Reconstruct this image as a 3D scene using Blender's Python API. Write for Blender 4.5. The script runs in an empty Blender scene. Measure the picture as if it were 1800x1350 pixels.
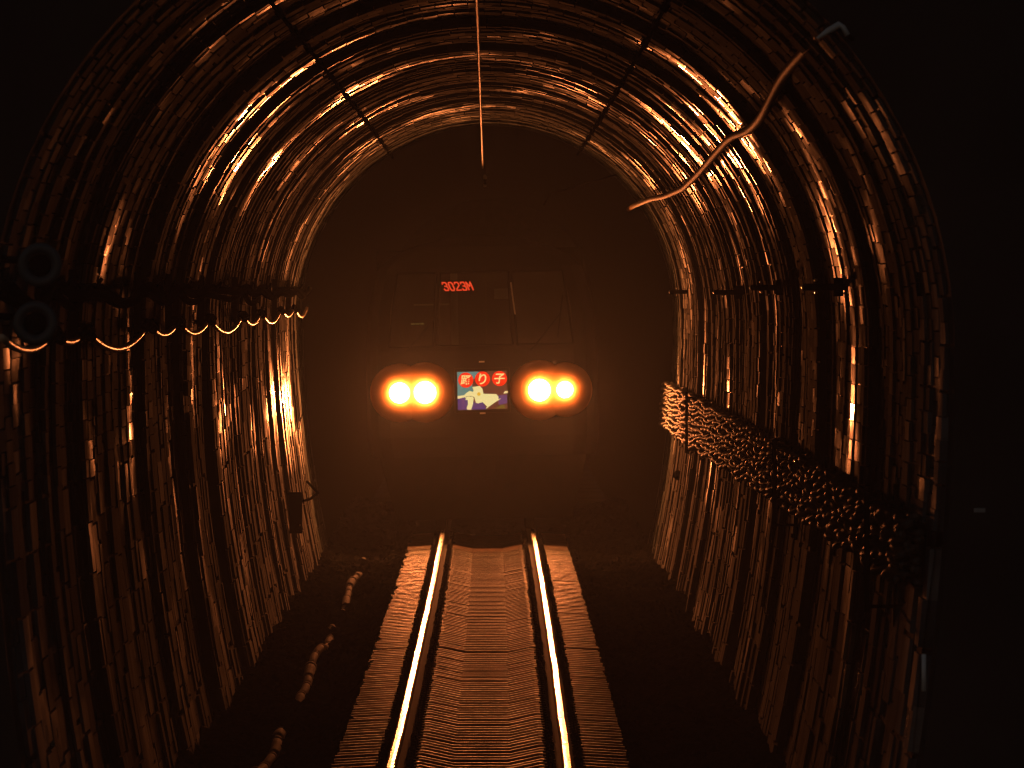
import bpy, bmesh, math, random
import numpy as np
from mathutils import Vector, Matrix, Euler

random.seed(11)
rng = np.random.default_rng(23)
scene = bpy.context.scene
COL = scene.collection
R = math.radians

# ------------------------------------------------------------------ camera
# long telephoto lens looking down a single track tunnel; Y is depth, Z up,
# rail tops at Z = 0, lens 3.03 m above them
FPX = 24100.0                     # focal length in photograph pixels (1800 wide)
VPX, VPY = 866.0, 510.0           # where the tunnel axis meets the picture
CAMZ = 3.03
cam_d = bpy.data.cameras.new('camera')
cam_d.sensor_width = 36.0
cam_d.lens = FPX / 1800.0 * 36.0
cam_d.clip_start = 0.5
cam_d.clip_end = 2000.0
cam_d.dof.use_dof = True
cam_d.dof.focus_distance = 115.0
cam_d.dof.aperture_fstop = 22.0
cam = bpy.data.objects.new('camera', cam_d)
COL.objects.link(cam)
cam.location = (0, 0, CAMZ)
cam.rotation_euler = (R(90) - math.atan((675 - VPY) / FPX), 0, -math.atan((900 - VPX) / FPX))
scene.camera = cam

# ------------------------------------------------------------------ world: late dusk outside the portal
SUN_EL, SUN_ROT = R(-1.0), R(205)
world = bpy.data.worlds.new('World')
scene.world = world
world.use_nodes = True
wn = world.node_tree
sky = wn.nodes.new('ShaderNodeTexSky')
sky.sky_type = 'NISHITA'
sky.sun_disc = False
sky.sun_elevation = SUN_EL
sky.sun_rotation = SUN_ROT
bg = wn.nodes['Background']
wn.links.new(sky.outputs[0], bg.inputs[0])
bg.inputs[1].default_value = 0.1

# ------------------------------------------------------------------ exposure and renderer
vs = scene.view_settings
vs.view_transform = 'Standard'
vs.look = 'None'
vs.exposure = 0.0
vs.gamma = 1.0
scene.render.engine = 'CYCLES'
cy = scene.cycles
cy.use_denoising = True
cy.denoiser = 'OPENIMAGEDENOISE'
cy.max_bounces = 4
cy.diffuse_bounces = 2
cy.glossy_bounces = 3
cy.transparent_max_bounces = 8
cy.volume_bounces = 0
cy.sample_clamp_indirect = 3.0
cy.use_light_tree = True
cy.filter_width = 1.2

# headlamp beam: set here with the other light levels
BEAM = 0.56e4         # strength on the beam axis
HALF = 0.058         # beam half width (radians)
LAMP_COL = (1.0, 0.235, 0.06)
HAZE = 0.72e-3

# ------------------------------------------------------------------ helpers
_t = np.array([70., 87., 124., 171.])
_x = np.array([-.105, -.088, -.057, -.060])
_pf = np.polyfit(_t, _x, 2)
def cx(y):
    return np.polyval(_pf, np.clip(y, 60, 172))

def new_obj(name, me, parent=None, mat=None):
    o = bpy.data.objects.new(name, me)
    COL.objects.link(o)
    if mat is not None and me is not None and len(me.materials) == 0:
        me.materials.append(mat)
    if parent is not None:
        o.parent = parent
    return o

def tag(o, label, cat, group=None, kind=None):
    o['label'] = label
    o['category'] = cat
    if group: o['group'] = group
    if kind: o['kind'] = kind
    return o

def empty(name, loc=(0, 0, 0)):
    o = bpy.data.objects.new(name, None)
    o.empty_display_size = .2
    COL.objects.link(o)
    o.location = loc
    return o

def mesh_from(name, verts, faces, smooth=False):
    me = bpy.data.meshes.new(name)
    me.from_pydata([tuple(map(float, v)) for v in verts], [], [tuple(map(int, f)) for f in faces])
    if smooth:
        me.polygons.foreach_set('use_smooth', [True] * len(me.polygons))
    me.update()
    return me

class MB:
    """collects shapes for one mesh"""
    def __init__(self):
        self.v, self.f, self.m = [], [], []
    def add(self, vs, fs, mi=0):
        n = len(self.v)
        self.v += [tuple(v) for v in vs]
        for f in fs:
            self.f.append(tuple(i + n for i in f)); self.m.append(mi)
    def box(self, c, s, mi=0, rot=None, taper=1.0):
        hx, hy, hz = s[0] / 2, s[1] / 2, s[2] / 2
        vs = [Vector((x * hx * (taper if z > 0 else 1), y * hy * (taper if z > 0 else 1), z * hz)) for x, y, z in
              ((-1,-1,-1),(1,-1,-1),(1,1,-1),(-1,1,-1),(-1,-1,1),(1,-1,1),(1,1,1),(-1,1,1))]
        if rot is not None: vs = [rot @ v for v in vs]
        vs = [v + Vector(c) for v in vs]
        self.add(vs, ((0,3,2,1),(4,5,6,7),(0,1,5,4),(1,2,6,5),(2,3,7,6),(3,0,4,7)), mi)
    def tube(self, pts, rad, n=8, mi=0, cap=True):
        pts = [Vector(p) for p in pts]
        rads = rad if hasattr(rad, '__len__') else [rad] * len(pts)
        vs, fs = [], []
        for i, p in enumerate(pts):
            a = pts[max(i - 1, 0)]; b = pts[min(i + 1, len(pts) - 1)]
            d = (b - a).normalized()
            u = d.cross(Vector((0, 0, 1)))
            if u.length < 1e-4: u = d.cross(Vector((1, 0, 0)))
            u.normalize(); w = u.cross(d)
            for k in range(n):
                t = 2 * math.pi * k / n
                vs.append(p + (u * math.cos(t) + w * math.sin(t)) * rads[i])
        for i in range(len(pts) - 1):
            for k in range(n):
                k2 = (k + 1) % n
                fs.append((i*n+k, i*n+k2, (i+1)*n+k2, (i+1)*n+k))
        if cap:
            fs.append(tuple(reversed(range(n))))
            fs.append(tuple((len(pts)-1)*n + k for k in range(n)))
        self.add(vs, fs, mi)
    def lathe(self, prof, c, axis='y', n=24, mi=0):
        """prof: (along, radius) pairs turned round an axis through c"""
        vs, fs = [], []
        for a, r in prof:
            for k in range(n):
                t = 2 * math.pi * k / n
                p, q = math.cos(t) * r, math.sin(t) * r
                v = {'y': (p, a, q), 'z': (p, q, a), 'x': (a, p, q)}[axis]
                vs.append((v[0]+c[0], v[1]+c[1], v[2]+c[2]))
        for i in range(len(prof) - 1):
            for k in range(n):
                k2 = (k + 1) % n
                fs.append((i*n+k, i*n+k2, (i+1)*n+k2, (i+1)*n+k))
        self.add(vs, fs, mi)
    def build(self, name, mat, parent=None, smooth=False):
        me = mesh_from(name, self.v, self.f, smooth)
        mats = mat if isinstance(mat, (list, tuple)) else [mat]
        for m in mats: me.materials.append(m)
        if len(mats) > 1:
            me.polygons.foreach_set('material_index', self.m)
        bm = bmesh.new(); bm.from_mesh(me)
        bmesh.ops.recalc_face_normals(bm, faces=bm.faces)
        bm.to_mesh(me); bm.free()
        return new_obj(name, me, parent)

# ------------------------------------------------------------------ materials
def mat_p(name, col, rough=.6, metal=0., spec=.5, var=.35, scale=6., bump=0., bscale=40., rvar=.0, stretch=(1, 1, 1), coat=0.):
    m = bpy.data.materials.new(name)
    m.use_nodes = True
    nt = m.node_tree
    p = nt.nodes['Principled BSDF']
    p.inputs['Base Color'].default_value = (*col, 1)
    p.inputs['Roughness'].default_value = rough
    p.inputs['Metallic'].default_value = metal
    p.inputs['Specular IOR Level'].default_value = spec
    p.inputs['Coat Weight'].default_value = coat
    geo = nt.nodes.new('ShaderNodeNewGeometry')
    mp = nt.nodes.new('ShaderNodeMapping')
    mp.inputs['Scale'].default_value = stretch
    nt.links.new(geo.outputs['Position'], mp.inputs[0])
    nz = nt.nodes.new('ShaderNodeTexNoise')
    nz.inputs['Scale'].default_value = scale
    nz.inputs['Detail'].default_value = 6
    nt.links.new(mp.outputs[0], nz.inputs[0])
    if var > 0:
        rmp = nt.nodes.new('ShaderNodeMapRange')
        rmp.inputs[1].default_value = .3; rmp.inputs[2].default_value = .7
        rmp.inputs[3].default_value = 1 - var; rmp.inputs[4].default_value = 1 + var
        nt.links.new(nz.outputs[0], rmp.inputs[0])
        mx = nt.nodes.new('ShaderNodeVectorMath'); mx.operation = 'SCALE'
        mx.inputs[0].default_value = col
        nt.links.new(rmp.outputs[0], mx.inputs['Scale'])
        nt.links.new(mx.outputs[0], p.inputs['Base Color'])
    if rvar > 0:
        r2 = nt.nodes.new('ShaderNodeMapRange')
        r2.inputs[1].default_value = .35; r2.inputs[2].default_value = .65
        r2.inputs[3].default_value = max(.03, rough - rvar); r2.inputs[4].default_value = min(1, rough + rvar)
        nt.links.new(nz.outputs[0], r2.inputs[0])
        nt.links.new(r2.outputs[0], p.inputs['Roughness'])
    if bump > 0:
        n2 = nt.nodes.new('ShaderNodeTexNoise')
        n2.inputs['Scale'].default_value = bscale
        n2.inputs['Detail'].default_value = 4
        nt.links.new(mp.outputs[0], n2.inputs[0])
        b = nt.nodes.new('ShaderNodeBump')
        b.inputs['Strength'].default_value = 1.0
        b.inputs['Distance'].default_value = bump
        nt.links.new(n2.outputs[0], b.inputs['Height'])
        nt.links.new(b.outputs[0], p.inputs['Normal'])
    return m

def mat_e(name, col, s):
    m = bpy.data.materials.new(name)
    m.use_nodes = True
    nt = m.node_tree
    nt.nodes.clear()
    e = nt.nodes.new('ShaderNodeEmission')
    e.inputs[0].default_value = (*col, 1); e.inputs[1].default_value = s
    o = nt.nodes.new('ShaderNodeOutputMaterial')
    nt.links.new(e.outputs[0], o.inputs[0])
    return m

def mat_brick():
    """sooty brick, damp in patches (damp = glossier)"""
    m = bpy.data.materials.new('sooty_brick')
    m.use_nodes = True
    nt = m.node_tree
    p = nt.nodes['Principled BSDF']
    geo = nt.nodes.new('ShaderNodeNewGeometry')
    # soot / lime colour, patches some decimetres to metres long
    n1 = nt.nodes.new('ShaderNodeTexNoise'); n1.inputs['Scale'].default_value = 2.2; n1.inputs['Detail'].default_value = 8
    nt.links.new(geo.outputs['Position'], n1.inputs[0])
    cr = nt.nodes.new('ShaderNodeValToRGB')
    cr.color_ramp.elements[0].position = .3; cr.color_ramp.elements[0].color = (.014, .016, .018, 1)
    cr.color_ramp.elements[1].position = .72; cr.color_ramp.elements[1].color = (.125, .145, .165, 1)
    nt.links.new(n1.outputs[0], cr.inputs[0])
    nt.links.new(cr.outputs[0], p.inputs['Base Color'])
    oi = nt.nodes.new('ShaderNodeObjectInfo')
    ad = nt.nodes.new('ShaderNodeMath'); ad.operation = 'ADD'
    nt.links.new(geo.outputs['Random Per Island'], ad.inputs[0]); nt.links.new(oi.outputs['Random'], ad.inputs[1])
    fc = nt.nodes.new('ShaderNodeMath'); fc.operation = 'FRACT'; nt.links.new(ad.outputs[0], fc.inputs[0])
    cv = nt.nodes.new('ShaderNodeMapRange'); cv.inputs[3].default_value = .55; cv.inputs[4].default_value = 1.5
    nt.links.new(fc.outputs[0], cv.inputs[0])
    cs = nt.nodes.new('ShaderNodeVectorMath'); cs.operation = 'SCALE'
    nt.links.new(cr.outputs[0], cs.inputs[0]); nt.links.new(cv.outputs[0], cs.inputs['Scale'])
    nt.links.new(cs.outputs[0], p.inputs['Base Color'])
    # damp patches
    mp = nt.nodes.new('ShaderNodeMapping'); mp.inputs['Scale'].default_value = (1, .22, 1)
    nt.links.new(geo.outputs['Position'], mp.inputs[0])
    n2 = nt.nodes.new('ShaderNodeTexNoise'); n2.inputs['Scale'].default_value = .8; n2.inputs['Detail'].default_value = 5
    nt.links.new(mp.outputs[0], n2.inputs[0])
    mr = nt.nodes.new('ShaderNodeMapRange')
    mr.inputs[1].default_value = .51; mr.inputs[2].default_value = .68
    mr.inputs[3].default_value = 1.0; mr.inputs[4].default_value = .29
    tot = n2.outputs[0]
    for c, e, w in (((1.65, 112, 4.45), (.75, 26, .75), .17), ((-2.05, 104, 3.95), (.7, 12, .85), .11), ((-2.3, 156, 1.6), (.5, 13, .9), .16),
                    ((2.33, 133, 2.0), (.4, 6, .5), .12), ((1.7, 152, 4.3), (.6, 12, .6), .10), ((-1.3, 120, 4.8), (.6, 12, .5), .08), ((2.3, 86, 3.4), (.4, 8, .6), .10)):
        sb = nt.nodes.new('ShaderNodeVectorMath'); sb.operation = 'SUBTRACT'; sb.inputs[1].default_value = c
        nt.links.new(geo.outputs['Position'], sb.inputs[0])
        dv = nt.nodes.new('ShaderNodeVectorMath'); dv.operation = 'DIVIDE'; dv.inputs[1].default_value = e
        nt.links.new(sb.outputs[0], dv.inputs[0])
        ln = nt.nodes.new('ShaderNodeVectorMath'); ln.operation = 'LENGTH'; nt.links.new(dv.outputs[0], ln.inputs[0])
        m2 = nt.nodes.new('ShaderNodeMapRange'); m2.interpolation_type = 'SMOOTHSTEP'
        m2.inputs[1].default_value = 0; m2.inputs[2].default_value = 1.3; m2.inputs[3].default_value = w; m2.inputs[4].default_value = 0
        nt.links.new(ln.outputs['Value'], m2.inputs[0])
        a2 = nt.nodes.new('ShaderNodeMath'); a2.operation = 'ADD'
        nt.links.new(tot, a2.inputs[0]); nt.links.new(m2.outputs[0], a2.inputs[1]); tot = a2.outputs[0]
    nt.links.new(tot, mr.inputs[0])
    rv = nt.nodes.new('ShaderNodeMapRange'); rv.inputs[3].default_value = .22; rv.inputs[4].default_value = -.14
    nt.links.new(fc.outputs[0], rv.inputs[0])
    ra = nt.nodes.new('ShaderNodeMath'); ra.operation = 'ADD'; ra.use_clamp = True
    nt.links.new(mr.outputs[0], ra.inputs[0]); nt.links.new(rv.outputs[0], ra.inputs[1])
    nt.links.new(ra.outputs[0], p.inputs['Roughness'])
    n3 = nt.nodes.new('ShaderNodeTexNoise'); n3.inputs['Scale'].default_value = 30; n3.inputs['Detail'].default_value = 3
    nt.links.new(geo.outputs['Position'], n3.inputs[0])
    b = nt.nodes.new('ShaderNodeBump'); b.inputs['Distance'].default_value = .0012
    nt.links.new(n3.outputs[0], b.inputs['Height'])
    nt.links.new(b.outputs[0], p.inputs['Normal'])
    return m

M_BRICK = mat_brick()
M_MORTAR = mat_p('dark_mortar', (.03, .027, .025), .95, spec=.1, var=.4)
M_BALLAST = mat_p('oily_ballast', (.022, .02, .019), 1.0, spec=.05, var=.5, scale=14)
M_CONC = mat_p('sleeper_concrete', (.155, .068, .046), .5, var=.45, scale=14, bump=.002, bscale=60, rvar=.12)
M_STEEL = mat_p('rusty_steel', (.05, .035, .028), .75, metal=0.2, var=.4, scale=20)
M_POLISH = mat_p('polished_rail_head', (.62, .60, .58), .24, metal=1, var=.08, scale=30, rvar=.05, stretch=(1, .1, 1))
M_BLACK = mat_p('black_rubber', (.008, .008, .008), .95, spec=.0, var=.2)
M_CABLE = mat_p('pale_cable_sheath', (.65, .46, .30), .33, var=.25, scale=8)
M_ORANGE = mat_p('orange_cable_sheath', (.50, .27, .13), .55, var=.25, scale=8)  # even orange-brown sheath colour
M_BUNDLE = mat_p('dusty_cable_sheath', (.05, .04, .032), .55, var=.35, scale=5)
M_GALV = mat_p('galvanised_steel', (.7, .72, .73), .6, metal=.0, var=.2)
M_WIRE = mat_p('copper_wire', (.36, .30, .26), .45, metal=.6, var=.2)
M_PIPE = mat_p('old_concrete_pipe', (.12, .11, .10), .8, var=.4, scale=7, bump=.003, bscale=30)
M_PORTAL = mat_p('portal_masonry', (.02, .02, .02), .9, var=.4, scale=1.5, bump=.01, bscale=6)
M_GROUND = mat_p('dark_earth', (.05, .045, .04), 1.0, spec=.1, var=.4, scale=.6)
M_PORC = mat_p('glazed_porcelain', (.06, .07, .075), .5, var=.1)

# ------------------------------------------------------------------ ground
gm = mesh_from('ground', [(-40, -15, -.62), (40, -15, -.62), (40, 330, -.62), (-40, 330, -.62)], [(0, 1, 2, 3)])
g = new_obj('ground', gm, mat=M_GROUND); g['kind'] = 'structure'

# ------------------------------------------------------------------ tunnel section
RAD, SPR = 2.38, 2.74
def _profile():
    pts = []
    for h in np.linspace(-.55, SPR, 60):
        pts.append((-(RAD - .037 * (SPR - h) ** 2), h))
    for a in np.linspace(180, 0, 120)[1:-1]:
        pts.append((RAD * math.cos(R(a)), SPR + RAD * math.sin(R(a))))
    for h in np.linspace(SPR, -.55, 60):
        pts.append((RAD - .037 * (SPR - h) ** 2, h))
    return np.array(pts)
PROF = _profile()
_d = np.r_[0, np.cumsum(np.hypot(*np.diff(PROF, axis=0).T))]
PLEN = _d[-1]
def prof(s):
    """point and inward normal on the lining at arc length s"""
    s = np.clip(s, 0, PLEN)
    x = np.interp(s, _d, PROF[:, 0]); z = np.interp(s, _d, PROF[:, 1])
    e = .03
    x0 = np.interp(s - e, _d, PROF[:, 0]); z0 = np.interp(s - e, _d, PROF[:, 1])
    x1 = np.interp(s + e, _d, PROF[:, 0]); z1 = np.interp(s + e, _d, PROF[:, 1])
    tx, tz = x1 - x0, z1 - z0
    l = np.hypot(tx, tz)
    tx, tz = tx / l, tz / l
    return x, z, tx, tz, tz, -tx      # inward normal (tz, -tx): on the left wall (0,1) -> (1,0)

Y0, Y1 = 70.0, 215.0
# brick rings along the tunnel; lining sections of slightly differing radius
rings = []
y = Y0
while y < 176:
    L = random.choice((.42, .5, .62, .8, 1.05))
    rings.append((y, min(L, 176 - y + .01))); y += L
NR = len(rings)
ry = np.array([r[0] for r in rings])
sec = np.zeros(NR); i = 0; cur = 0.
while i < NR:
    n = random.choice((2, 3, 4, 5, 7, 9, 12))
    cur = random.uniform(-.04, .035)
    slope = random.uniform(-.003, .003)
    for k in range(n):
        if i < NR:
            sec[i] = cur + slope * k; i += 1
sec[-10:] = np.linspace(sec[-10], 0, 10)
# smooth unevenness round each ring
def smooth_ring(corr, amp):
    n = max(4, int(PLEN / corr))
    return rng.normal(0, amp, n)
ring_noise = [(smooth_ring(1.6, .011), smooth_ring(.55, .003)) for _ in range(NR)]
slow = rng.normal(0, .016, (int((176 - Y0) / 9) + 3, 9))        # slow bulges of the whole lining
def unevenness(ri, s):
    a, b = ring_noise[ri]
    u = s / PLEN
    v = np.interp(u, np.linspace(0, 1, len(a)), a) + np.interp(u, np.linspace(0, 1, len(b)), b)
    yy = (rings[ri][0] - Y0) / 9
    k = int(yy); t = yy - k; t = t * t * (3 - 2 * t)
    row = slow[k] * (1 - t) + slow[k + 1] * t
    return v + np.interp(u, np.linspace(0, 1, 9), row) + sec[ri]

# courses: narrow brick in the arch, larger blocks in the side walls
courses = []
s = .02
WALL = _d[np.argmin(np.abs(PROF[:60, 1] - 1.9))]
while s < PLEN - .02:
    inwall = s < WALL or s > PLEN - WALL
    c = random.uniform(.24, .31) if inwall else random.uniform(.105, .13)
    c = min(c, PLEN - s)
    courses.append((s, c)); s += c
tunnel = empty('tunnel', (0, Y0, 0))
tag(tunnel, 'long brick-lined railway tunnel with uneven sooty rings and curved walls', 'tunnel')

# backing lining (the joints between the bricks)
S = np.linspace(0, PLEN, 90)
px, pz, _, _, nx, nz_ = prof(S)
V, F = [], []
def loop(yv, off):
    o = off - .022
    for a, b, c, d, e in zip(px, pz, nx, nz_, np.broadcast_to(o, px.shape)):
        V.append((a + c * e + cx(yv), yv - Y0, b + d * e))
rows = []
for ri, (yv, L) in enumerate(rings):
    off = unevenness(ri, S)
    rows.append(len(V)); loop(yv, off)
    rows.append(len(V)); loop(yv + L - .002, off)
for yv in (180, 190, 200, Y1, 260, 320):
    rows.append(len(V)); loop(yv, np.zeros_like(S))
n = len(S)
for a, b in zip(rows[:-1], rows[1:]):
    for k in range(n - 1):
        F.append((a + k, b + k, b + k + 1, a + k + 1))
F.append(tuple(rows[-1] + k for k in range(n)))          # added unseen cap shutting out the sky far beyond the train
lin = new_obj('lining', mesh_from('lining', V, F), tunnel, M_MORTAR)

# bricks
unit = MB(); unit.box((0, 0, 0), (1, 1, 1), taper=.97)
_tmp = unit.build('brick', M_BRICK); brick_me = _tmp.data
bpy.data.objects.remove(_tmp)
UB = np.array([v.co[:] for v in brick_me.vertices])
UF = [tuple(p.vertices) for p in brick_me.polygons]
blocks = []
for ri, (yv, L) in enumerate(rings):
    stag = random.choice((0, .5)) + random.uniform(-.12, .12)
    for (s0, c) in courses:
        sm = s0 + c / 2 + stag * c
        if sm < .3 or sm > PLEN - .3: pass
        x, z, tx, tz, nx_, nzz = (float(q) for q in prof(sm))
        if z < -.45: continue
        jit = random.gauss(0, .0022)
        p = float(unevenness(ri, sm)) + jit
        if random.random() < .012: p -= random.uniform(.015, .03)      # spalled brick
        dl = random.uniform(-.02, .02) * L
        th = .11
        yc = yv + L / 2 + dl
        cxx = float(cx(yc))
        pos = Vector((x + nx_ * (p - th / 2) + cxx, yc, z + nzz * (p - th / 2)))
        eY = Vector((0, 1, 0)); eT = Vector((tx, 0, tz)); eN = Vector((nx_, 0, nzz))
        a1 = random.gauss(0, .0035); a2 = random.gauss(0, .007)
        eY2 = (eY + eN * a1).normalized(); eT2 = (eT + eN * a2).normalized()
        eN2 = eT2.cross(eY2)
        if eN2.dot(eN) < 0: eN2 = -eN2
        M = Matrix(((eY2.x * (L - .006), eT2.x * (c - .0045), eN2.x * th, pos.x),
                    (eY2.y * (L - .006), eT2.y * (c - .0045), eN2.y * th, pos.y),
                    (eY2.z * (L - .006), eT2.z * (c - .0045), eN2.z * th, pos.z), (0, 0, 0, 1)))
        # size in the picture
        q = pos + eN * (th / 2)
        u = VPX + FPX * q.x / q.y; v = VPY - FPX * (q.z - CAMZ) / q.y
        area = 0
        if 20 < u < 1780 and 20 < v < 1330:
            rr = math.hypot(q.x, q.z - CAMZ)
            area = FPX * c / q.y * (FPX * rr / q.y ** 2 * L + .004 * FPX / q.y)
        blocks.append((area, M))
blocks.sort(key=lambda b: -b[0])
Tinv = Matrix.Translation((0, -Y0, 0))
for area, M in blocks[:300]:
    o = new_obj('brick', brick_me, tunnel)
    o.matrix_local = Tinv @ M
V, F = [], []
for area, M in blocks[300:]:
    A = np.array(Tinv @ M)
    pts = UB @ A[:3, :3].T + A[:3, 3]
    n0 = len(V)
    V.extend(pts.tolist())
    F.extend(tuple(i + n0 for i in f) for f in UF)
rest = new_obj('brick_field', mesh_from('brick_field', V, F), tunnel, M_BRICK)
rest['kind'] = 'stuff'
bm = bmesh.new(); bm.from_mesh(rest.data)
bmesh.ops.recalc_face_normals(bm, faces=bm.faces); bm.to_mesh(rest.data); bm.free()

# portal wall round the mouth
pw = MB()
outer = []
N = len(S)
fx = px - nx * .06 + cx(Y0); fz = pz - nz_ * .06
for a, b in zip(fx, fz):
    ang = math.atan2(b - 2, a)
    k = min(11 / max(abs(math.cos(ang)), 1e-6), (7.5 if b > 2 else 2.6) / max(abs(math.sin(ang)), 1e-6))
    outer.append((math.cos(ang) * k, 2 + math.sin(ang) * k))
vv = []; ff = []
for dy in (-.75, .0):
    for a, b in zip(fx, fz): vv.append((a, Y0 + dy, b))
    for a, b in outer: vv.append((a, Y0 + dy, b))
for k in range(N - 1):
    ff.append((k, k + 1, N + k + 1, N + k))
    ff.append((2*N + k, 3*N + k, 3*N + k + 1, 2*N + k + 1))
    ff.append((k, 2*N + k, 2*N + k + 1, k + 1))
    ff.append((N + k, N + k + 1, 3*N + k + 1, 3*N + k))
pw.add(vv, ff)
po = pw.build('portal_wall', M_PORTAL)
tag(po, 'dark masonry wall framing the mouth of the tunnel', 'wall')

# ------------------------------------------------------------------ ballast bed
def sleeper_top(x):
    return np.interp(np.abs(x), [0, .19, .40, .62, .75, 1.0], [-.200, -.200, -.155, -.155, -.162, -.176])
def bed(x):
    ax = np.abs(x)
    b = sleeper_top(x) - .026
    return np.where(ax < .98, b, np.interp(ax, [.98, 1.06, 1.3, 1.75, 2.3], [-.20, -.27, -.33, -.30, -.20]))
gx = np.arange(-2.25, 2.2501, .05); gy = np.arange(60, 215, .055)
X, Yg = np.meshgrid(gx, gy)
coarse = rng.normal(0, 1, (len(gy) // 20 + 3, 10))
ci = np.arange(len(gy)) / 20; cj = np.linspace(0, 8.99, len(gx))
i0 = ci.astype(int); j0 = cj.astype(int); ti = (ci - i0)[:, None]; tj = (cj - j0)[None]
cn = (coarse[i0][:, j0] * (1-ti) * (1-tj) + coarse[i0+1][:, j0] * ti * (1-tj) + coarse[i0][:, j0+1] * (1-ti) * tj + coarse[i0+1][:, j0+1] * ti * tj)
amp = np.where(np.abs(X) < 1.0, .006, .022)
Z = bed(X) + rng.normal(0, 1, X.shape) * amp + cn * np.where(np.abs(X) < 1, .003, .03)
XX = X + rng.normal(0, .012, X.shape) + cx(Yg)
vv = np.stack([XX, Yg + rng.normal(0, .012, X.shape), Z], -1).reshape(-1, 3)
ny_, nx2 = X.shape
idx = np.arange(ny_ * nx2).reshape(ny_, nx2)
ff = np.stack([idx[:-1, :-1], idx[:-1, 1:], idx[1:, 1:], idx[1:, :-1]], -1).reshape(-1, 4)
me = bpy.data.meshes.new('ballast')
me.from_pydata(vv.tolist(), [], ff.tolist())
bal = new_obj('ballast', me, mat=M_BALLAST)
tag(bal, 'dark oily crushed stone ballast filling the tunnel floor', 'ballast', kind='stuff')

# ------------------------------------------------------------------ track
track = empty('railway_track', (0, Y0, 0))
tag(track, 'single narrow railway track with shiny rails on close concrete sleepers', 'track')
GA = .565
# rails
prof_r = [(-.0625, -.153), (.0625, -.153), (.0625, -.143), (.012, -.125), (.009, -.045), (.0325, -.036), (.0325, -.010),
          (.029, -.0035), (.020, -.0009), (.0, 0.0), (-.020, -.0009), (-.029, -.0035), (-.0325, -.010), (-.0325, -.036), (-.009, -.045), (-.012, -.125), (-.0625, -.143)]
ys = np.arange(55, 212, 1.0)
for sd in (-1, 1):
    mb = MB(); n = len(prof_r)
    vs = []
    wob = rng.normal(0, .0007, len(ys)); wob = np.convolve(wob, np.ones(3) / 3, 'same')
    wx = np.convolve(rng.normal(0, .003, len(ys)), np.ones(5) / 5, 'same')
    for yv, w, w2 in zip(ys, wob, wx):
        for a, b in prof_r:
            vs.append((a + sd * GA + cx(yv) + w2, yv - Y0, b + w))
    mb.v = vs
    for i in range(len(ys) - 1):
        for k in range(n):
            k2 = (k + 1) % n
            mb.f.append((i*n+k, i*n+k2, (i+1)*n+k2, (i+1)*n+k))
            mb.m.append(1 if 8 <= k <= 9 else 0)
    mb.build('rail', [M_STEEL, M_POLISH], track)
# sleepers
sp = MB()
xs_ = [-1.0, -.75, -.62, -.40, -.19, 0, .19, .40, .62, .75, 1.0]
vs, fs = [], []
for xv in xs_:
    t = float(sleeper_top(xv))
    for yy, zz in ((-.115, -.33), (-.095, t - .012), (-.08, t), (.08, t), (.095, t - .012), (.115, -.33)):
        vs.append((xv, yy, zz))
for i in range(len(xs_) - 1):
    for k in range(6):
        k2 = (k + 1) % 6
        fs.append((i*6+k, i*6+k2, (i+1)*6+k2, (i+1)*6+k))
fs.append((0, 1, 2, 3, 4, 5)); fs.append(tuple(60 + k for k in (5, 4, 3, 2, 1, 0)))
sp.add(vs, fs)
_o = sp.build('sleeper', M_CONC); sl_me = _o.data; bpy.data.objects.remove(_o)
fb = MB()
fb.box((0, 0, .006), (.27, .15, .012))
for q in (-1, 1):
    fb.box((q * .092, 0, .024), (.055, .075, .026), taper=.6)
    fb.lathe([(.0, .016), (.05, .016), (.056, .010), (.056, 0)], (q * .10, 0, .01), 'z', 6)
_o = fb.build('rail_fastening', M_STEEL); fa_me = _o.data; bpy.data.objects.remove(_o)
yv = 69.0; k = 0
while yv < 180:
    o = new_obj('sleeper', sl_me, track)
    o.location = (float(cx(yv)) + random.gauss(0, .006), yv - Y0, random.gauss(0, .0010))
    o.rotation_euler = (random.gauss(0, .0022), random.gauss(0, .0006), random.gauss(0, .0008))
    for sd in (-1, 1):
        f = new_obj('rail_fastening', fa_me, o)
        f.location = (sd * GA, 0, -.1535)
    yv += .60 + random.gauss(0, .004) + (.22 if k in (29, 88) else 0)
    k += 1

# ------------------------------------------------------------------ train
train = empty('train', (float(cx(171.6)) - .035, 171.6, 0))
train.rotation_euler = (0, -R(1.15), 0)
tag(train, 'oncoming electric train with blazing paired headlamps and lit headboard', 'train')
M_BODY = mat_p('train_paint', (.016, .015, .017), .9, spec=.0, var=.15, scale=1.5)
M_UNDER = mat_p('underframe_grime', (.008, .0075, .007), .95, spec=.0, var=.4)
M_CAB = mat_p('cab_panel', (.16, .19, .16), .7, var=.15)
M_CABD = mat_p('cab_dark', (.03, .032, .03), .7, var=.15)
zr = [.95, 1.2, 1.5, 2.05, 2.28, 2.34, 2.8, 3.26, 3.32, 3.45, 3.58, 3.68, 3.73]
def hw(z): return np.interp(z, [.95, 1.2, 2.2, 2.9, 3.32, 3.45, 3.58, 3.68, 3.73], [1.40, 1.45, 1.45, 1.41, 1.28, 1.14, .88, .5, .05])
def rake(z): return np.interp(z, [.95, 1.2, 2.28, 3.3, 3.58, 3.73], [.03, .0, .0, .22, .42, .75])
cols = [-1, -.965, -.90, -.80, -.42, -.385, .27, .31, .80, .90, .965, 1]
back = [.95, .36, .05, .0, .0, .0, .0, .0, .0, .05, .36, .95]
vs = []
for z in zr:
    w = float(hw(z)); r = float(rake(z))
    row = [(-w, 20, z)] + [(c * w, r + b * .55, z) for c, b in zip(cols, back)] + [(w, 20, z)]
    vs += row
nc = len(cols) + 2
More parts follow.
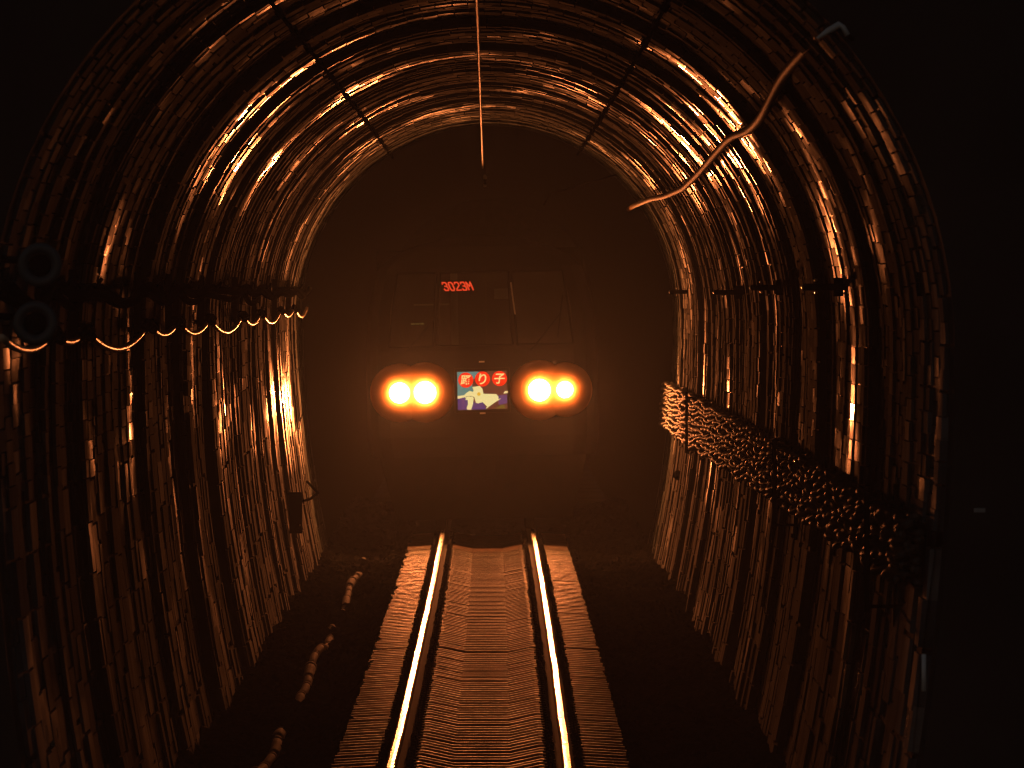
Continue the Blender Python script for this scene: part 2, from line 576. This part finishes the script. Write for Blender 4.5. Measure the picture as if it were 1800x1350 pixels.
WIN = {(5, 3), (6, 3), (5, 5), (6, 5), (5, 7), (6, 7)}        # (row, front column) openings
fs = []
for i in range(len(zr) - 1):
    for j in range(nc - 1):
        if (i, j - 1) in WIN: continue
        fs.append((i*nc+j, i*nc+j+1, (i+1)*nc+j+1, (i+1)*nc+j))
bd = MB(); bd.add(vs, fs)
body = bd.build('car_body', M_BODY, train)
# windscreen panes
M_GLASS = bpy.data.materials.new('windscreen_glass'); M_GLASS.use_nodes = True
nt = M_GLASS.node_tree; nt.nodes.clear()
tr = nt.nodes.new('ShaderNodeBsdfTransparent'); tr.inputs[0].default_value = (.8, .84, .82, 1)
gl = nt.nodes.new('ShaderNodeBsdfGlossy'); gl.inputs['Roughness'].default_value = .03
fr = nt.nodes.new('ShaderNodeFresnel'); fr.inputs[0].default_value = 1.5
mx = nt.nodes.new('ShaderNodeMixShader'); ou = nt.nodes.new('ShaderNodeOutputMaterial')
nt.links.new(fr.outputs[0], mx.inputs[0]); nt.links.new(tr.outputs[0], mx.inputs[1]); nt.links.new(gl.outputs[0], mx.inputs[2]); nt.links.new(mx.outputs[0], ou.inputs[0])
def vtx(i, j): return Vector(vs[i * nc + j])
for j in (4, 6, 8):
    p = [vtx(5, j), vtx(5, j+1), vtx(7, j+1), vtx(7, j)]
    off = Vector((0, .012, 0))
    mb = MB(); mb.add([q + off for q in p] + [q + off + Vector((0, .006, 0)) for q in p],
                      ((0,1,2,3), (7,6,5,4), (0,4,5,1), (1,5,6,2), (2,6,7,3), (3,7,4,0)))
    pane = mb.build('windscreen', M_GLASS, train)
    fm = MB()
    for a, b in zip(p, p[1:] + p[:1]):
        fm.tube([a + Vector((0, -.004, 0)), b + Vector((0, -.004, 0))], .014, 6)
    fm.build('window_seal', M_BLACK, pane)
# wipers
for x0, x1 in ((-.95, -.55), (.62, 1.0)):
    mb = MB()
    y0 = float(rake(2.3)); y1 = float(rake(2.75))
    mb.tube([(x0, y0 - .03, 2.27), (x1, y1 - .04, 2.72)], .009, 6)
    mb.tube([(x1 - .04, y1 - .045, 2.42), (x1 + .03, y1 - .02, 2.95)], .008, 6)
    mb.build('wiper', M_BLACK, train)
# cab interior
mb = MB()
mb.box((0, 1.6, 2.6), (2.6, .04, 1.9))
mb.box((0, .95, 1.7), (2.5, 1.3, .04))
mb.build('cab_bulkhead', M_CABD, train)
mb = MB(); mb.box((-.33, 1.1, 2.75), (.09, .06, 1.2)); mb.build('cab_pillar', M_CAB, train)
mb = MB(); mb.box((.30, 1.5, 2.98), (.25, .03, .13)); mb.box((-.62, 1.3, 2.86), (.45, .04, .02)); mb.build('cab_fittings', M_CAB, train)['kind'] = 'stuff'
mb = MB(); mb.box((.55, .75, 2.25), (.9, .4, .35), taper=.8); mb.build('control_desk', M_CABD, train)
mb = MB(); mb.box((.62, 1.15, 2.55), (.42, .1, .6), taper=.85); mb.build('driver_seat', M_CABD, train)
mb = MB()
for xx in (-.86, -.80, -.74): mb.box((xx, 1.25, 2.62), (.045, .01, .016))
mb.build('indicator_lights', mat_e('amber_indicator', (1, .75, .15), .12), train)
# added pale strip standing in for the reflection along the right-hand window pillar
mb = MB(); mb.tube([(.385, float(rake(3.12)) - .02, 3.12), (.40, float(rake(2.98)) - .02, 2.98), (.43, float(rake(2.72)) - .02, 2.72)], .011, 6)
mb.build('pillar_edge_glint', M_GALV, train)
# train number display: 3023M, strokes leaning back
ledbox = MB(); ledbox.box((-.285, .42, 3.085), (.44, .10, .155)); lb = ledbox.build('number_display', M_CABD, train)
M_LED = mat_e('red_led', (1.0, .008, .002), 1.3)
M_LEDH = mat_e('red_led_core', (1.0, .16, .05), 1.2)
GL = {'3': [[(.08, .80), (.2, 1), (.8, 1), (.95, .82), (.95, .66), (.75, .52), (.4, .52)], [(.75, .52), (.95, .38), (.95, .16), (.8, 0), (.2, 0), (.05, .18)]],
      '0': [[(.25, 1), (.75, 1), (.92, .82), (.92, .18), (.75, 0), (.25, 0), (.08, .18), (.08, .82), (.25, 1)]],
      '2': [[(.08, .80), (.22, 1), (.78, 1), (.94, .82), (.9, .58), (.2, .2), (.06, 0), (.95, 0)]],
      'M': [[(.05, 0), (.05, 1), (.5, .45), (.95, 1), (.95, 0)]]}
def strokes(text, cx0, cz0, w, h, gap, th, yv, shear, mb):
    n = len(text); tot = n * w + (n - 1) * gap
    for ci_, ch in enumerate(text):
        ox = cx0 - tot / 2 + ci_ * (w + gap)
        for line in GL[ch]:
            P = [Vector((ox + a * w - (b - .5) * h * shear, 0, cz0 + (b - .5) * h)) for a, b in line]
            for a, b in zip(P[:-1], P[1:]):
                d = (b - a).normalized(); nn = Vector((-d.z, 0, d.x)) * th / 2
                a2, b2 = a - d * th * .35, b + d * th * .35
                q = [a2 + nn, b2 + nn, b2 - nn, a2 - nn]
                mb.add([(v.x, yv, v.z) for v in q] + [(v.x, yv + .003, v.z) for v in q], ((0,1,2,3), (7,6,5,4), (0,4,5,1), (1,5,6,2), (2,6,7,3), (3,7,4,0)))
mb = MB(); strokes('3023M', -.285, 3.085, .058, .098, .018, .019, .366, .42, mb); o = mb.build('number_glow', M_LED, lb)
mb = MB(); strokes('3023M', -.285, 3.085, .058, .098, .018, .007, .361, .42, mb); mb.build('number_digits', M_LEDH, lb)

# headboard (backlit)
def poly(name, pts, yv, mat, parent):
    # pts in the picture's own pixel grid of the board (1462 x 1350 crop), turned to metres
    P = [((a - 687) * .62 / 965, (775 - b) * .475 / 730 + 1.775) for a, b in pts]
    mb = MB(); n = len(P)
    mb.add([(a, yv, b) for a, b in P] + [(a, yv + .0015, b) for a, b in P], [tuple(range(n))] + [(k, (k+1) % n, n + (k+1) % n, n + k) for k in range(n)])
    return mb.build(name, mat, parent)
mb = MB(); mb.box((0, .005, 1.775), (.70, .09, .56)); hb = mb.build('headboard', M_CABD, train)
fm = MB()
for zz in (1.775 - .262, 1.775 + .262): fm.box((0, -.045, zz), (.68, .012, .022))
for xx in (-.33, .33): fm.box((xx, -.045, 1.775), (.018, .012, .50))
fm.build('headboard_frame', M_UNDER, hb)
for zz in (1.775 - .285, 1.775 + .36):
    fm = MB(); fm.box((0, -.05, zz), (.07, .02, .02)); fm.build('headboard_latch', M_GALV, hb)
E = lambda n, c, s=1.: mat_e('board_' + n, c, s)
poly('board_ground', [(205, 410), (1170, 410), (1170, 1140), (205, 1140)], -.044, E('maroon', (.16, .045, .022), .8), hb)
poly('board_sky', [(205, 410), (640, 410), (520, 560), (490, 690), (520, 800), (380, 880), (205, 900)], -.047, E('teal', (.10, .22, .19)), hb)
poly('board_kimono', [(205, 905), (400, 900), (560, 1020), (700, 1000), (760, 1140), (205, 1140)], -.047, E('purple', (.085, .035, .13)), hb)
poly('board_collar', [(1000, 870), (1170, 870), (1170, 1030), (1000, 1060)], -.047, E('mauve', (.12, .045, .13)), hb)
poly('board_sash', [(930, 1125), (1060, 1055), (1110, 1065), (1130, 1130)], -.050, E('olive', (.16, .10, .012)), hb)
CREAM = E('cream', (.95, .78, .32), .95)
poly('board_face', [(495, 705), (640, 685), (690, 740), (712, 838), (960, 850), (1000, 900), (1000, 945), (1055, 935), (930, 1010), (745, 1135),
                    (775, 1085), (690, 1000), (600, 1022), (560, 1012), (530, 900), (485, 880), (390, 880), (340, 900), (205, 928), (205, 872), (330, 860), (400, 800), (450, 778), (500, 800), (520, 770)], -.050, CREAM, hb)
poly('board_hand', [(345, 905), (400, 885), (500, 890), (520, 920), (500, 1040), (465, 1140), (390, 1140), (375, 1110), (405, 1030), (400, 950), (345, 955), (370, 930)], -.0525, CREAM, hb)
poly('board_earring', [(620 + 34 * math.cos(t), 842 + 34 * math.sin(t)) for t in np.linspace(0, 2 * math.pi, 15)[:-1]], -.0545, E('gold', (.85, .48, .03)), hb)
poly('board_comb', [(1095, 842), (1130, 795), (1185, 795), (1185, 835)], -.050, CREAM, hb)
RED = E('red', (.98, .025, .004), 1.05)
YEL = E('letter', (1., .72, .24), 1.0)
cc = [(370, 570), (697, 555), (1028, 553)]
for (a, b), ch in zip(cc, '踊り子'):
    d = poly('board_disc', [(a + 148 * math.cos(t), b + 146 * math.sin(t)) for t in np.linspace(0, 2 * math.pi, 33)[:-1]], -.056, RED, hb)
    cu = bpy.data.curves.new('board_letter', 'FONT'); cu.body = ch; cu.size = .155; cu.align_x = 'CENTER'; cu.align_y = 'CENTER'
    cu.shear = .12; cu.extrude = .001; cu.offset = .0028
    to = bpy.data.objects.new('board_letter', cu); COL.objects.link(to)
    dg = bpy.context.evaluated_depsgraph_get(); dg.update()
    me = bpy.data.meshes.new_from_object(to.evaluated_get(dg))
    bpy.data.objects.remove(to)
    me.materials.clear(); me.materials.append(YEL)
    cs = np.array([v.co[:] for v in me.vertices]); mid = (cs.max(0) + cs.min(0)) / 2
    k = .135 / max(np.ptp(cs[:, 0]), np.ptp(cs[:, 1]))
    me.transform(Matrix.Scale(k, 4) @ Matrix.Translation(-Vector(mid)))
    me.transform(Matrix.Rotation(R(90), 4, 'X'))
    lo = new_obj('board_letter', me, hb)
    lo.location = ((a - 687) * .62 / 965, -.0605, (775 - b) * .475 / 730 + 1.775)

# headlamps
M_LENS = mat_e('lit_headlamp', (1, .28, .06), 280.)
M_HALO = mat_p('lamp_halo_paint', (.58, .28, .12), .85, spec=.0, var=.08)  # orange-red of the lamps' halo put into the paint
def headlamp(x, z, r, k):
    mb = MB()
    mb.lathe([(.02, r + .245)] + [(-.08 + .75 * (q * .235) ** 2, r + q * .235) for q in np.linspace(1, 0, 14)], (x, 0, z), 'y', 28)  # added convex boss, shaped so lens light fades out like a halo
    h = mb.build('headlamp', M_HALO, train, smooth=True)
    mb = MB()
    mb.lathe([(-.08, r), (-.104, r * .96), (-.118, r * .8), (-.126, r * .5), (-.128, .0005)], (x, 0, z), 'y', 28)
    mb.build('lens', M_LENS, h, smooth=True)
    ld = bpy.data.lights.new('headlamp_beam', 'SPOT')
    ld.energy = 1.0; ld.color = LAMP_COL
    ld.spot_size = R(150); ld.spot_blend = .6
    ld.shadow_soft_size = r * .8
    ld.use_nodes = True
    nt = ld.node_tree
    em = nt.nodes['Emission']
    ge = nt.nodes.new('ShaderNodeNewGeometry')
    dt = nt.nodes.new('ShaderNodeVectorMath'); dt.operation = 'DOT_PRODUCT'
    dt.inputs[1].default_value = (0, math.cos(R(.25)), math.sin(R(.25)))
    nt.links.new(ge.outputs['Incoming'], dt.inputs[0])
    ab = nt.nodes.new('ShaderNodeMath'); ab.operation = 'ABSOLUTE'; nt.links.new(dt.outputs['Value'], ab.inputs[0])
    mn = nt.nodes.new('ShaderNodeMath'); mn.operation = 'MINIMUM'; mn.inputs[1].default_value = 1.0; nt.links.new(ab.outputs[0], mn.inputs[0])
    ac = nt.nodes.new('ShaderNodeMath'); ac.operation = 'ARCCOSINE'; nt.links.new(mn.outputs[0], ac.inputs[0])
    dv = nt.nodes.new('ShaderNodeMath'); dv.operation = 'DIVIDE'; dv.inputs[1].default_value = HALF; nt.links.new(ac.outputs[0], dv.inputs[0])
    sq = nt.nodes.new('ShaderNodeMath'); sq.operation = 'POWER'; sq.inputs[1].default_value = 2.0; nt.links.new(dv.outputs[0], sq.inputs[0])
    a1 = nt.nodes.new('ShaderNodeMath'); a1.operation = 'ADD'; a1.inputs[1].default_value = 1.0; nt.links.new(sq.outputs[0], a1.inputs[0])
    d2 = nt.nodes.new('ShaderNodeMath'); d2.operation = 'DIVIDE'; d2.inputs[0].default_value = BEAM * k; nt.links.new(a1.outputs[0], d2.inputs[1])
    nt.links.new(d2.outputs[0], em.inputs['Strength'])
    lo = bpy.data.objects.new('headlamp_beam', ld); COL.objects.link(lo)
    lo.parent = h
    lo.location = (x, -.26, z)
    lo.rotation_euler = (R(-90), 0, 0)
for x, r, k in ((-1.035, .125, 1.), (-.716, .135, 1.), (.716, .135, 1.), (1.035, .10, .7)):
    headlamp(x, 1.765, r, k)
# skirt, coupler, wheels
mb = MB()
mb.add([(-1.3, .1, .95), (1.3, .1, .95), (1.1, .42, .16), (-1.1, .42, .16), (-1.3, .5, .95), (1.3, .5, .95), (1.1, .6, .16), (-1.1, .6, .16)],
       ((0,1,2,3), (7,6,5,4), (0,4,5,1), (1,5,6,2), (2,6,7,3), (3,7,4,0)))
mb.build('skirt', M_UNDER, train)
mb = MB(); mb.box((0, -.12, .82), (.22, .5, .2)); mb.box((0, -.36, .82), (.3, .1, .3)); mb.build('coupler', M_UNDER, train)
for yy in (2.0, 4.1):
    mb = MB()
    mb.tube([(-.7, yy, .43), (.7, yy, .43)], .07, 10)
    ax = mb.build('axle', M_UNDER, train)
    for sd in (-1, 1):
        mb = MB(); mb.lathe([(-.065, .08), (-.065, .43), (.045, .43), (.06, .40), (.065, .08)] if sd < 0 else [(.065, .08), (.065, .43), (-.045, .43), (-.06, .40), (-.065, .08)], (sd * .56, yy, .432), 'x', 28)
        mb.build('wheel', M_UNDER, ax)
mb = MB()
for sd in (-1, 1): mb.box((sd * .9, 3.05, .6), (.14, 3.2, .3))
mb.box((0, 3.05, .62), (1.7, .4, .25)); mb.build('bogie_frame', M_UNDER, train)

# ------------------------------------------------------------------ overhead contact wire
def tubeobj(name, pts, rad, mat, label, cat, group=None, n=8):
    base = Vector(pts[0])
    mb = MB(); mb.tube([Vector(p) - base for p in pts], rad, n)
    o = mb.build(name, mat, smooth=True); o.location = base
    return tag(o, label, cat, group)
pts = [(-.086 - .036 * (yv - 74) / 90 , yv, 4.60 - .012 * math.sin((yv - 66) * .25)) for yv in np.arange(64, 176, 1.5)]
tubeobj('contact_wire', pts, .0105, M_WIRE, 'thin overhead contact wire running under the crown of the tunnel', 'wire')
# hanging insulator pair on the wire near the train
M_WHITE = mat_p('white_porcelain', (.8, .82, .82), .4, var=.05)
o = empty('wire_insulator', (float(cx(165)) - .035, 165, 4.30))
tag(o, 'small pale insulator hanging above the train roof below the wire', 'insulator')
mb = MB(); mb.lathe([(0, .0), (.01, .02), (.05, .026), (.06, .012), (.0601, .0)], (0, 0, .06), 'z', 12); mb.build('upper_shed', M_WHITE, o, True)
mb = MB(); mb.lathe([(0, .0), (.006, .018), (.03, .02), (.036, .008), (.0361, .0)], (0, 0, -.03), 'z', 12); mb.build('lower_shed', M_WHITE, o, True)
mb = MB(); mb.tube([(0, 0, -.02), (0, 0, .32)], .006, 6); mb.build('hanger_rod', M_STEEL, o)
# registration arm
o = empty('registration_arm', (float(cx(173)), 173, 4.15))
tag(o, 'bent steel arm hanging from the roof behind the train front', 'bracket')
mb = MB(); mb.tube([(.70, 0, -.05), (.76, 0, .06), (.78, 0, .12), (.95, 0, .14), (1.9, 0, .42)], .012, 6); mb.build('arm', M_STEEL, o)

# black feeder cables held to the arch by clamps
def arch_pt(ang, yv, inset):
    return Vector((float(cx(yv)) + (RAD - inset) * math.cos(R(ang)), yv, SPR + (RAD - inset) * math.sin(R(ang))))
for ang, lab in ((121.5, 'black feeder cable clamped along the arch above the sagging wall cable'), (60.5, 'black feeder cable clamped along the arch on the bright loose cable side')):
    o = empty('feeder_cable', (0, Y0, 0)); tag(o, lab, 'cable')
    mb = MB(); mb.tube([arch_pt(ang, yv, .06 + .014 * math.sin(yv * 1.3) + .012 * math.sin(yv * .37)) - Vector((0, Y0, 0)) for yv in np.arange(Y0, 175, 1.0)], .013, 8); mb.build('sheath', M_BLACK, o, True)
    cm = MB(); rot = Matrix.Rotation(R(90 - ang), 3, 'Y')
    cm.box((0, 0, 0), (.05, .05, .06), rot=rot)
    c0 = None
    for yv in np.arange(Y0 + 2, 174, 6.0):
        p = arch_pt(ang, yv, .055) - Vector((0, Y0, 0))
        if c0 is None:
            c0 = cm.build('clamp', M_BLACK, o); q = c0
        else:
            q = new_obj('clamp', c0.data, o)
        q.location = p

# loose bright cable along the right haunch
cps = [(175, 1.80, 4.06), (168, 1.78, 4.06), (150, 1.79, 4.03), (137, 1.78, 3.97), (125, 1.80, 3.96), (113, 1.78, 4.01), (105, 1.79, 4.09), (98, 1.78, 4.13), (92, 1.80, 4.10),
       (86, 1.78, 4.12), (83, 1.77, 4.18), (81, 1.78, 4.25), (78, 1.77, 4.29), (76, 1.79, 4.31), (74, 1.80, 4.34), (71, 1.83, 4.40)]
cps = cps[::-1]
cyy = np.array([c[0] for c in cps]); czz = np.array([c[2] for c in cps]); cxx_ = np.array([c[1] for c in cps])
yy = np.arange(71, 175, .6)
def smooth_interp(q, a, b):
    v = np.interp(q, a, b); kf = np.ones(9) / 9
    return np.convolve(np.pad(v, 4, 'edge'), kf, 'valid')
zz = smooth_interp(yy, cyy, czz); xx = smooth_interp(yy, cyy, cxx_)
tubeobj('loose_cable', [(cx(a) + b, a, c) for a, b, c in zip(yy, xx, zz)], .029, M_ORANGE, 'thick pale cable snaking loosely along the right haunch of the arch', 'cable', n=12)
# bracket carrying it at the mouth
o = empty('cable_bracket', (0, 69.2, 0))
tag(o, 'bent pale steel bracket at the tunnel mouth carrying the loose cable', 'bracket')
def at(u, v, yv): return Vector(((u - VPX) * yv / FPX, yv, CAMZ - (v - VPY) * yv / FPX))
mb = MB(); b0 = Vector((0, 69.2, 0))
mb.tube([at(1436, 68, 69.2) - b0, at(1456, 54, 69.2) - b0, at(1475, 43, 69.2) - b0, at(1482, 48, 69.2) - b0, at(1490, 62, 69.2) - b0], [.008, .016, .017, .014, .014], 8)
mb.build('bent_rod', M_GALV, o, True)
mb = MB(); mb.tube([at(1490, 62, 69.2) - b0, at(1530, 100, 69.2) - b0 + Vector((.02, .3, 0))], .012, 6); mb.build('wall_stub', M_BLACK, o)

# sagging cable on the left wall with hooks
hook_y = [66.5, 74, 79.5, 93.5, 102, 113, 127.5, 137.5, 150.5, 160.5, 173]
def wall_x(z): return RAD - (.037 * (SPR - z) ** 2 if z < SPR else -(math.sqrt(max(RAD**2 - (z - SPR)**2, 0)) - RAD))
pts = []
hz = 2.80
for a, b in zip(hook_y[:-1], hook_y[1:]):
    sg = min(.14, .0105 * (b - a) + random.uniform(-.01, .01))
    for t in np.linspace(0, 1, 13)[:-1]:
        yv = a + (b - a) * t
        pts.append((cx(yv) - 2.27, yv, hz - sg * 4 * t * (1 - t) - .0015 * max(0, yv - 120)* -.6))
sc_ = tubeobj('sagging_cable', pts, .019, M_CABLE, 'pale cable sagging in swags between hooks on the left wall', 'cable', n=10)
_P = np.array(pts)
for yv in hook_y[1:-1]:  # added black tubes darken the cable at hooks, leaving separate bright arcs
    q = np.linspace(yv - 1.3, yv + 1.3, 9)
    mb = MB(); mb.tube([Vector((np.interp(t, _P[:, 1], _P[:, 0]), t, np.interp(t, _P[:, 1], _P[:, 2]))) - sc_.location for t in q], .031, 8)
    mb.build('dimming_sleeve', M_BLACK, sc_, True)
hk = None
for yv in hook_y[1:-1]:
    o = empty('wall_hook', (float(cx(yv)), yv, hz)); tag(o, 'dark steel hook on the left wall holding up the sagging cables', 'hook', 'hooks along the left wall')
    if hk is None:
        mb = MB(); mb.box((-2.34, 0, .14), (.05, .09, .42)); h1 = mb.build('back_plate', M_BLACK, o)
        mb = MB(); mb.tube([(-2.34, -.02, .03), (-2.24, -.02, .025), (-2.215, -.02, -.01), (-2.24, -.02, -.035), (-2.29, -.02, -.02)], .013, 6)
        h2 = mb.build('lower_hook', M_BLACK, o)
        mb = MB(); mb.tube([(-2.34, -.02, .26), (-2.20, -.02, .25), (-2.17, -.02, .30)], .013, 6); h3 = mb.build('upper_hook', M_BLACK, o)
        hk = (h1.data, h2.data, h3.data)
    else:
        new_obj('back_plate', hk[0], o); new_obj('lower_hook', hk[1], o); new_obj('upper_hook', hk[2], o)
for dz, rr, dx in ((.245, .034, -2.24), (.20, .026, -2.27)):
    pts = []
    for a, b in zip(hook_y[:-1], hook_y[1:]):
        sg = random.uniform(.015, .10)
        for t in np.linspace(0, 1, 13)[:-1]:
            yv = a + (b - a) * t
            pts.append((cx(yv) + dx + .01 * math.sin(yv), yv, hz + dz - sg * math.sin(math.pi * t) ** 2 + .012 * math.sin(yv * .7)))
    tubeobj('black_cable', pts, rr, M_BLACK, 'thick black cable sagging above the pale swags on the left wall' if rr > .03 else 'thinner black cable looped just under the thick black one', 'cable', n=8)

# porcelain insulators at the mouth (left)
for (u, v), lab in (((70, 466), 'upper round porcelain insulator on the left of the tunnel mouth'), ((62, 568), 'lower round porcelain insulator on the left of the tunnel mouth')):
    c = at(u, v, 66.0)
    o = empty('ring_insulator', c); tag(o, lab, 'insulator')
    mb = MB()
    mb.lathe([(0, .055), (-.03, .07), (-.035, .09), (-.02, .105), (.02, .108), (.045, .09), (.05, .06), (0, .055)], (0, 0, 0), 'y', 28); mb.build('shed', M_PORC, o, True)
    mb = MB(); mb.lathe([(-.01, .0), (-.012, .05), (.03, .054), (.05, .0)], (0, 0, 0), 'y', 18); mb.build('cap', M_BLACK, o, True)
    mb = MB(); mb.tube([(0, .04, 0), (0, .5, .02), (-.22, 1.3, .03)], .018, 8); mb.build('pin', M_BLACK, o)

# ------------------------------------------------------------------ cable rack on the right wall
ncab = 0
slots = []
for row in range(9):
    for colm in range(2):
        slots.append((1.34 + row * .062 + colm * .03 + random.uniform(-.01, .01), .06 + colm * .055))
for (h0, inset) in slots:
    pts = []
    ph = random.uniform(0, 6.28); wl = random.uniform(1.2, 2.4); am = random.uniform(.008, .018)
    ph2 = random.uniform(0, 6.28)
    for yv in np.arange(70.5, 174, .34):
        z = 1.70 + (h0 - 1.62) * min(1, .62 + .38 * (yv - 72) / 80) - .07 * min(1, (yv - 72) / 80) + am * math.sin(yv * 6.283 / wl + ph) + .012 * math.sin(yv * .9 + ph2)
        sagm = .03 * math.sin((yv - 70) / 9.0 * math.pi) ** 2
        z -= sagm
        pts.append((cx(yv) + wall_x(z) - inset - .028 * math.sin(yv * 6.283 / wl * .83 + ph2), yv, z))
    tubeobj('rack_cable', pts, .021, M_BUNDLE, 'dusty wavy cable in the thick bundle racked along the right wall', 'cable', 'cables bundled on the right wall rack', n=8)
    ncab += 1
rk = None
for yv in (75.0, 101.0, 148.0):
    o = empty('cable_rack', (float(cx(yv)), yv, 1.2)); tag(o, 'upright dark steel rack on the right wall clasping the cable bundle', 'rack', 'racks along the right wall')
    if rk is None:
        w = wall_x(1.6)
        mb = MB(); mb.box((w - .025, 0, .38), (.03, .06, .78)); mb.box((w - .185, -.02, .40), (.03, .05, .66)); a = mb.build('upright', M_BLACK, o)
        arms = []
        for k in range(4):
            mb = MB(); mb.box((w - .10, .0, .10 + k * .19), (.19, .04, .02)); arms.append(mb.build('arm', M_BLACK, o).data)
        rk = (a.data, arms)
    else:
        new_obj('upright', rk[0], o)
        for d in rk[1]: new_obj('arm', d, o)

# wall brackets with shiny bolts higher on the right wall
M_BOLT = mat_p('bright_bolt', (.7, .66, .6), .3, metal=1, var=.1)
bk = None
for yv, lab in ((159, 0), (127, 0), (108.5, 0), (89.5, 0)):
    z = 3.03 + (0.02 if yv < 120 else -.02)
    o = empty('wall_bracket', (float(cx(yv)), yv, z)); tag(o, 'dark bracket with shiny bolt heads high on the right wall', 'bracket', 'brackets high on the right wall')
    if bk is None:
        mb = MB(); mb.box((RAD - .12, 0, 0), (.30, .12, .045)); mb.box((RAD - .04, 0, 0), (.06, .16, .12)); a = mb.build('arm', M_BLACK, o)
        mb = MB()
        for bx_, bz_, r_ in ((RAD - .265, .0, .018), (RAD - .19, .045, .012), (RAD - .185, -.035, .012)):
            mb.lathe([(-.05, .0), (-.05, r_ * .7), (-.035, r_), (.05, r_), (.05, .0)], (bx_, 0, bz_), 'y', 10)
        b = mb.build('bolts', M_BOLT, o, True); bk = (a.data, b.data)
    else:
        new_obj('arm', bk[0], o); new_obj('bolts', bk[1], o)

# telephone box low on the left wall
o = empty('wall_box', (float(cx(150)), 150, .36)); tag(o, 'small dark equipment box fixed low on the left wall', 'box')
rot = Matrix.Rotation(R(-7), 3, 'Y')
mb = MB(); mb.box((-2.10, 0, .22), (.14, .3, .42), rot=None); mb.box((-2.11, 0, .445), (.16, .33, .025)); bb = mb.build('case', M_BLACK, o)
mb = MB(); mb.tube([(-2.03, .0, .36), (-1.95, .6, .375), (-1.90, 3.5, .40), (-2.1, 9, .45)], .014, 6); mb.build('conduit', M_BLACK, o)
mb = MB(); mb.box((-2.05, -.155, .10), (.02, .012, .02)); mb.build('latch', M_GALV, o)

# lamp, plank and rod low on the right wall
o = empty('wall_lamp', (float(cx(160)) + 2.16, 160, .87)); tag(o, 'small unlit round bulkhead lamp under the cable bundle on the right wall', 'lamp')
mb = MB(); mb.lathe([(.06, .0), (.06, .05), (.0, .058), (-.05, .04), (-.06, .0)], (.06, 0, 0), 'y', 14); mb.build('globe', M_BLACK, o, True)
mb = MB(); mb.box((.13, .02, 0), (.12, .05, .04)); mb.build('bracket', M_BLACK, o)
M_PLANK = mat_p('weathered_bluish_board', (.10, .13, .15), .7, var=.25, scale=10)
mb = MB(); p0, p1 = at(1208, 884, 158), at(1178, 1010, 158)
d = (p0 - p1); mid = (p0 + p1) / 2
rot = Matrix.Rotation(math.atan2(d.x, d.z), 3, 'Y')
mb.box((0, 0, 0), (.17, .03, d.length), rot=rot); pl = mb.build('leaning_plank', M_PLANK); pl.location = mid
tag(pl, 'dull bluish board leaning against the foot of the right wall', 'board')
p0, p1 = at(1199, 850, 160), at(1176, 965, 160)
tubeobj('leaning_rod', [p0, p1], .012, M_CABLE, 'thin pale rod leaning beside the bluish board at the right wall', 'rod', n=6)
# pole outside the mouth and marker plate on the portal
tubeobj('marker_stake', [at(1624, 1215, 66.5), at(1624, 1150, 66.5)], .011, M_GALV, 'short pale upright stake standing by the tunnel mouth on the right', 'stake', n=8)
mb = MB(); mb.box((0, 0, 0), (.055, .015, .02)); q = mb.build('portal_plate', mat_p('dull_enamel', (.3, .32, .33), .7)); q.location = at(1722, 897, 66.9)
tag(q, 'tiny pale plate on the dark portal wall at right', 'plate')

# ------------------------------------------------------------------ drain pipe along the left of the track
o = empty('drain_pipe', (0, Y0, 0)); tag(o, 'half-buried pale concrete pipe with collars beside the left sleeper ends', 'pipe')
yv = 76.0
def pz_(y): return -.305 + .04 * math.sin(y * .21 + 1.0) + .022 * math.sin(y * .57) + .008 * math.sin(y * 1.31)
def px_(y): return float(cx(y)) - 1.52 + .02 * math.sin(y * .4) + .004 * math.sin(y * 1.1)
while yv < 170:
    L = random.uniform(2.2, 3.4)
    r0 = random.uniform(.032, .05)
    mb = MB(); ps = [(px_(q), q - Y0, pz_(q)) for q in np.linspace(yv, yv + L - .04, 5)]
    mb.tube(ps, r0, 14); sg = mb.build('pipe_length', M_PIPE, o, True)
    mb = MB(); ps = [(px_(q), q - Y0, pz_(q)) for q in np.linspace(yv + L - .26, yv + L, 3)]
    mb.tube(ps, r0 * 1.16, 14); mb.build('collar', M_PIPE, sg, True)
    yv += L

# ------------------------------------------------------------------ haze: dusty tunnel air, also standing in for the headlamps' lens bloom
hm = MB(); hm.box((0, 157.5, 5.0), (90, 355, 12.8))
M_HAZE = bpy.data.materials.new('tunnel_haze'); M_HAZE.use_nodes = True
nt = M_HAZE.node_tree; nt.nodes.clear()
pv = nt.nodes.new('ShaderNodeVolumePrincipled')
pv.inputs['Color'].default_value = (.76, .88, 1.0, 1)
pv.inputs['Density'].default_value = HAZE
pv.inputs['Anisotropy'].default_value = .6
ou = nt.nodes.new('ShaderNodeOutputMaterial'); nt.links.new(pv.outputs[0], ou.inputs['Volume'])
hz_o = hm.build('haze', M_HAZE)
tag(hz_o, 'thin dusty air standing in for lens bloom round the headlamps', 'haze', kind='stuff')
